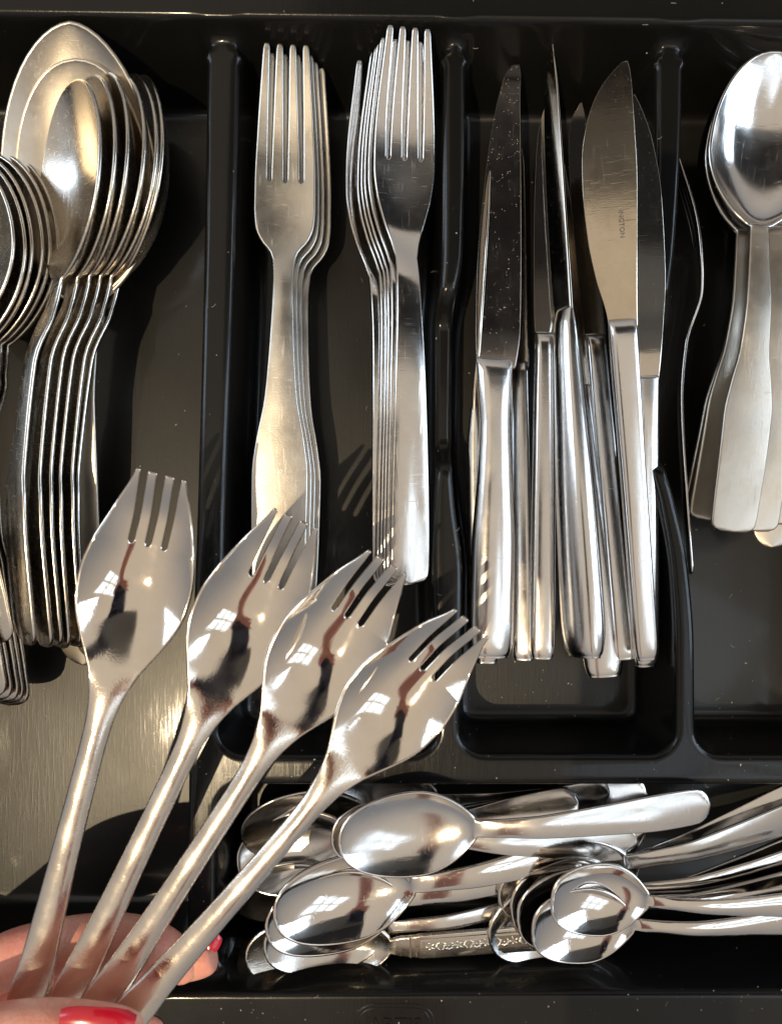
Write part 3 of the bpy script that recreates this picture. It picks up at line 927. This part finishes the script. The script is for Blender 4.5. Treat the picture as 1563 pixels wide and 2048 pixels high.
T_('teaspoon', 'teaspoon pushed under the divider wall, only its handle end out', (1290, 1588, -3.9), (640, 1606, -4.2), 0)
T_('round_teaspoon', 'topmost round-bowled teaspoon of the right pile, bright windows in its bowl', (1668, 1800, -0.5), (1101, 1800, 0.0), 4)
T_('round_teaspoon', 'round-bowled teaspoon just under the topmost one of the right pile, sunlike glare on its rim', (1660, 1828, -1.1), (1063, 1858, -0.4), 6)
T_('round_teaspoon', 'round-bowled teaspoon third from the top of the right pile', (1672, 1740, -1.7), (1034, 1838, -0.8), 9)
T_('round_teaspoon', 'round-bowled teaspoon fourth from the top of the right pile', (1680, 1690, -2.1), (1022, 1824, -1.2), 11)
T_('teaspoon', 'large dark-bowled teaspoon in the right pile, handle rising to the right', (1690, 1590, -1.9), (998, 1800, -1.3), 14)
T_('teaspoon', 'lowest teaspoon of the right pile, leftmost rim over the flower handle', (1700, 1655, -2.6), (978, 1878, -1.5), 10)
T_('teaspoon', 'teaspoon with handle crossing highest at the right end of the pile', (1660, 1565, -1.7), (1060, 1800, -3.6), -8)

# flower relief on the ornate handle
def relief(root):
    V, F = [], []
    def blob(cx, cy, rx, ry, rot, h=0.035):
        b0 = len(V); n = 10
        c, s = math.cos(rot), math.sin(rot)
        for rr, zz in ((1, 0), (.75, .7), (.35, 1)):
            for k in range(n):
                a = 2 * math.pi * k / n
                x, y = rx * rr * math.cos(a), ry * rr * math.sin(a)
                V.append((cx + c * x - s * y, cy + s * x + c * y, h * zz))
        for q in range(2):
            for k in range(n): F.append((b0 + q * n + k, b0 + q * n + (k + 1) % n, b0 + (q + 1) * n + (k + 1) % n, b0 + (q + 1) * n + k))
        F.append(tuple(b0 + 2 * n + k for k in range(n)))
    def arc(cx, cy, r, a0, a1):
        m = 7
        for k in range(m):
            a = math.radians(a0 + (a1 - a0) * k / (m - 1))
            wd = .045 + .035 * math.sin(math.pi * k / (m - 1))
            blob(cx + r * math.cos(a), cy + r * math.sin(a), .07, wd, a + math.pi / 2)
    y = 6.95
    for rep in range(4):
        for k in range(5):
            a = 2 * math.pi * k / 5 + .3
            blob(.13 * math.cos(a), y + .13 * math.sin(a), .085, .05, a)
        blob(0, y, .04, .04, 0, .045)
        arc(0, y - .42, .16, 30, 150 + 0); arc(0, y - .42, .16, 210, 330)
        arc(0, y - .74, .16, 60, 300)
        blob(0, y - .74, .05, .05, 0)
        y -= 1.12
    me = make_mesh('flower_relief', V, F, M['satin'])
    o = link_mesh('flower_relief', me, root); o.location = (0, 0, 0.225 * CM)
    bmr = bmesh.new(); box_bm(bmr, -.27, .27, 2.6, 7.25, .19, .222)
    bm_obj('relief_ground', bmr, M['dark_relief'], root)
    bmr = bmesh.new()
    for x0, x1, y0, y1 in ((-.36, -.275, 2.5, 7.35), (.275, .36, 2.5, 7.35), (-.274, .274, 7.255, 7.35), (-.274, .274, 2.5, 2.595)): box_bm(bmr, x0, x1, y0, y1, .19, .26)
    bm_obj('relief_border', bmr, M['satin'], root)
    bmr = bmesh.new(); box_bm(bmr, -.40, .40, 7.72, 7.78, .20, .252); bm_obj('groove_line', bmr, M['dark_relief'], root)


relief(r5)

# ------------------------------------------------------------------ the four sporks in the hand
gP = 'sporks fanned out in the hand'
for lb, a, b, r in (('leftmost and most upright of the four sporks held in the hand', (44, 2052, 2.9), (326, 950, 4.0), -9),
                    ('second spork from the left in the hand, tips over the shaped forks', (112, 2050, 3.0), (592, 1036, 4.0), -8),
                    ('third spork from the left in the hand, tips at the straight fork handles', (176, 2046, 3.1), (772, 1122, 3.9), -7),
                    ('rightmost and lowest tilted of the four sporks held in the hand', (232, 2062, 3.2), (938, 1243, 3.8), -6)):
    place('spork', 'spork', lb, 'spork', gP, a, b, r)

# ------------------------------------------------------------------ the person: hand with the sporks, and the raised hand with the phone
person = empty('person', 'hand with red nail varnish holding four sporks over the drawer', 'person')


def skin_mesh(name, chains, mat, parent, levels=2):
    """chains: list of lists of (point, radius); the first point of each later chain is joined to the named joint"""
    V, E, Rr, key = [], [], [], {}
    for ch in chains:
        prev = None
        for pt in ch:
            if isinstance(pt, str): prev = key[pt]; continue
            p, r = pt[0], pt[1]
            V.append(tuple(np.asarray(p) * CM)); Rr.append(r * CM)
            i = len(V) - 1
            if len(pt) > 2: key[pt[2]] = i
            if prev is not None: E.append((prev, i))
            prev = i
    me = bpy.data.meshes.new(name); me.from_pydata(V, E, [])
    o = bpy.data.objects.new(name, me); COL.objects.link(o)
    md = o.modifiers.new('s', 'SKIN'); md.use_smooth_shade = True; md.branch_smoothing = 0.6
    for i, sv in enumerate(me.skin_vertices[0].data):
        sv.radius = (Rr[i], Rr[i]); sv.use_root = (i == 0)
    sb = o.modifiers.new('u', 'SUBSURF'); sb.levels = levels; sb.render_levels = levels
    bpy.context.view_layer.update()
    me2 = bpy.data.meshes.new_from_object(o.evaluated_get(bpy.context.evaluated_depsgraph_get()))
    bpy.data.objects.remove(o)
    me2.name = name; me2.materials.clear(); me2.materials.append(mat)
    me2.polygons.foreach_set('use_smooth', [True] * len(me2.polygons))
    return link_mesh(name, me2, parent)


def nail(center, right, fwd, up, w, l, parent, curve=0.35):
    right, fwd, up = (np.asarray(v, float) / np.linalg.norm(v) for v in (right, fwd, up))
    V = []; nu, nv = 9, 11
    for j in range(nv):
        v = j / (nv - 1) * 2 - 1
        wv = w * (1 - abs(v) ** 3.2 * (0.75 if v > 0 else .55)) ** 0.5
        for i in range(nu):
            u = i / (nu - 1) * 2 - 1
            x = math.sin(u * 1.05) * wv
            V.append(center + right * x + fwd * l * v + up * (-(u * u) * curve * w - (v * v) * .12 * l))
    idx = np.arange(nu * nv).reshape(nv, nu)
    F = np.stack([idx[:-1, :-1], idx[:-1, 1:], idx[1:, 1:], idx[1:, :-1]], -1).reshape(-1, 4)
    n, me = split_plate(V, F, np.zeros(len(F), int), 0.06, {0: 'fingernail'}, {0: M['nail']}, '')[0]
    return link_mesh('fingernail', me, parent)


skin_mesh('hand', [
    [(P(-190, 2090, 1.6), 1.7, 'palm'), (P(-420, 2330, 0.8), 2.3, 'wrist'), (P(-800, 2750, 0), 3.0)],
    ['palm', (P(-95, 1978, 1.3), 1.05), (P(30, 1912, 1.4), 1.05), (P(160, 1884, 1.5), 1.0), (P(268, 1878, 1.55), 1.0), (P(338, 1904, 1.4), .86), (P(372, 1938, 1.1), .66), (P(380, 1952, 1.0), .45)],
    ['palm', (P(-70, 2010, .3), 1.15), (P(80, 1965, .3), .92), (P(230, 1940, .5), .86), (P(330, 1926, .6), .78), (P(392, 1920, .85), .74), (P(420, 1911, .9), .68), (P(430, 1908, .9), .5)],
    ['palm', (P(-80, 2090, -.3), 1.15), (P(60, 2060, -.6), .88), (P(200, 2042, -.4), .82), (P(290, 2058, -.1), .74), (P(330, 2075, 0.1), .6)],
    ['palm', (P(-120, 2160, -.7), 1.0), (P(20, 2140, -1.2), .75), (P(150, 2120, -1.0), .70), (P(230, 2125, -.8), .55)],
    ['palm', (P(-150, 2110, 3.6), 1.25), (P(-40, 2078, 4.6), 1.05), (P(70, 2058, 4.75), .98), (P(150, 2060, 4.65), .92), (P(225, 2066, 4.45), .88), (P(266, 2070, 4.2), .74), (P(280, 2072, 4.1), .5)],
], M['skin'], person)
tc = P(192, 2056, 5.44)
nail(tc, (P(196, 2100, 5) - P(196, 2056, 5)), (P(262, 2060, 4.8) - P(130, 2055, 5.05)), (0.05, 0.12, 1), .60, 1.12, person)
nail(P(428, 1883, 1.22), (1, -.35, -.2), (.35, .8, -.3), (.3, .75, .55), .28, .26, person)

skin_mesh('raised_hand', [
    [(np.array((0.5, -11.5, 29.6)), 1.9, 'palm'), (np.array((0.3, -20, 30.6)), 2.6, 'wrist'), (np.array((1.2, -40, 32.5)), 3.8), (np.array((3, -62, 37)), 4.6)],
    ['palm', (np.array((-2.6, -7.5, 29.9)), .9), (np.array((-4.3, -6.2, 30.6)), .8), (np.array((-4.5, -5.8, 31.4)), .6)],
    ['palm', (np.array((-2.9, -9.2, 29.9)), .9), (np.array((-4.4, -8.4, 30.6)), .8), (np.array((-4.5, -8.0, 31.4)), .6)],
    ['palm', (np.array((-2.9, -11.0, 29.9)), .85), (np.array((-4.4, -10.6, 30.6)), .75), (np.array((-4.5, -10.2, 31.4)), .55)],
    ['palm', (np.array((3.4, -9.5, 29.9)), 1.0), (np.array((4.5, -7.5, 30.7)), .85), (np.array((4.5, -5.8, 31.5)), .65)],
], M['skin'], person)

phone = empty('phone', 'dark phone held above the drawer, mirrored in the spork bowls', 'phone')
bm = bmesh.new(); box_bm(bm, -3.8, 3.8, -12.0, 3.2, 30.55, 31.4); bm_obj('body', bm, M['phone'], phone, 0.25)
for k, (lx, ly) in enumerate(((1.7, 0.0), (1.7, 1.9), (0.2, 2.1))):
    bmc = bmesh.new(); bmesh.ops.create_cone(bmc, cap_ends=True, segments=24, radius1=.55 * CM, radius2=.55 * CM, depth=.12 * CM, matrix=Matrix.Translation((lx * CM, ly * CM, 30.48 * CM)))
    bm_obj('lens', bmc, M['lens'], phone)

# ------------------------------------------------------------------ dust and lint on the black plastic
def dust():
    V, F = [], []
    n = 750
    for _ in range(n):
        px, py = rng.uniform(0, 1563), rng.uniform(30, 2040)
        if rng.random() < .5: py = rng.uniform(1380, 2040); px = rng.uniform(420, 1563)
        p = P(px, py, -3)
        z = float(tray_z(p[0], p[1]))
        r = rng.choice((.007, .010, .013, .018, .026)) * rng.uniform(.7, 1.2)
        b = len(V); a0 = rng.uniform(0, 6.3); el = rng.uniform(1, 2.2)
        for k in range(5):
            a = a0 + k * 1.2566
            x, y = r * el * math.cos(a), r * math.sin(a)
            V.append((p[0] + x * math.cos(a0) - y * math.sin(a0), p[1] + x * math.sin(a0) + y * math.cos(a0), z + .012 + .006 * math.sin(3 * a)))
        F.append(tuple(range(b, b + 5)))
    for _ in range(70):      # short curled fibres
        px, py = rng.uniform(400, 1563), rng.uniform(60, 2040)
        p = P(px, py, -3); z = float(tray_z(p[0], p[1])) + .015
        a = rng.uniform(0, 6.3); c = rng.uniform(-9, 9); x, y = p[0], p[1]; b = len(V); m = 8; w = .005
        for k in range(m):
            V.append((x - w * math.sin(a), y + w * math.cos(a), z)); V.append((x + w * math.sin(a), y - w * math.cos(a), z + .004))
            x += .03 * math.cos(a); y += .03 * math.sin(a); a += c * .03 + rng.uniform(-.2, .2)
        for k in range(m - 1): F.append((b + 2 * k, b + 2 * k + 1, b + 2 * k + 3, b + 2 * k + 2))
    return make_mesh('dust', V, F, M['dust'], smooth=False)


tag(link_mesh('dust', dust()), label='pale dust specks and short lint fibres on the black plastic', kind='stuff')
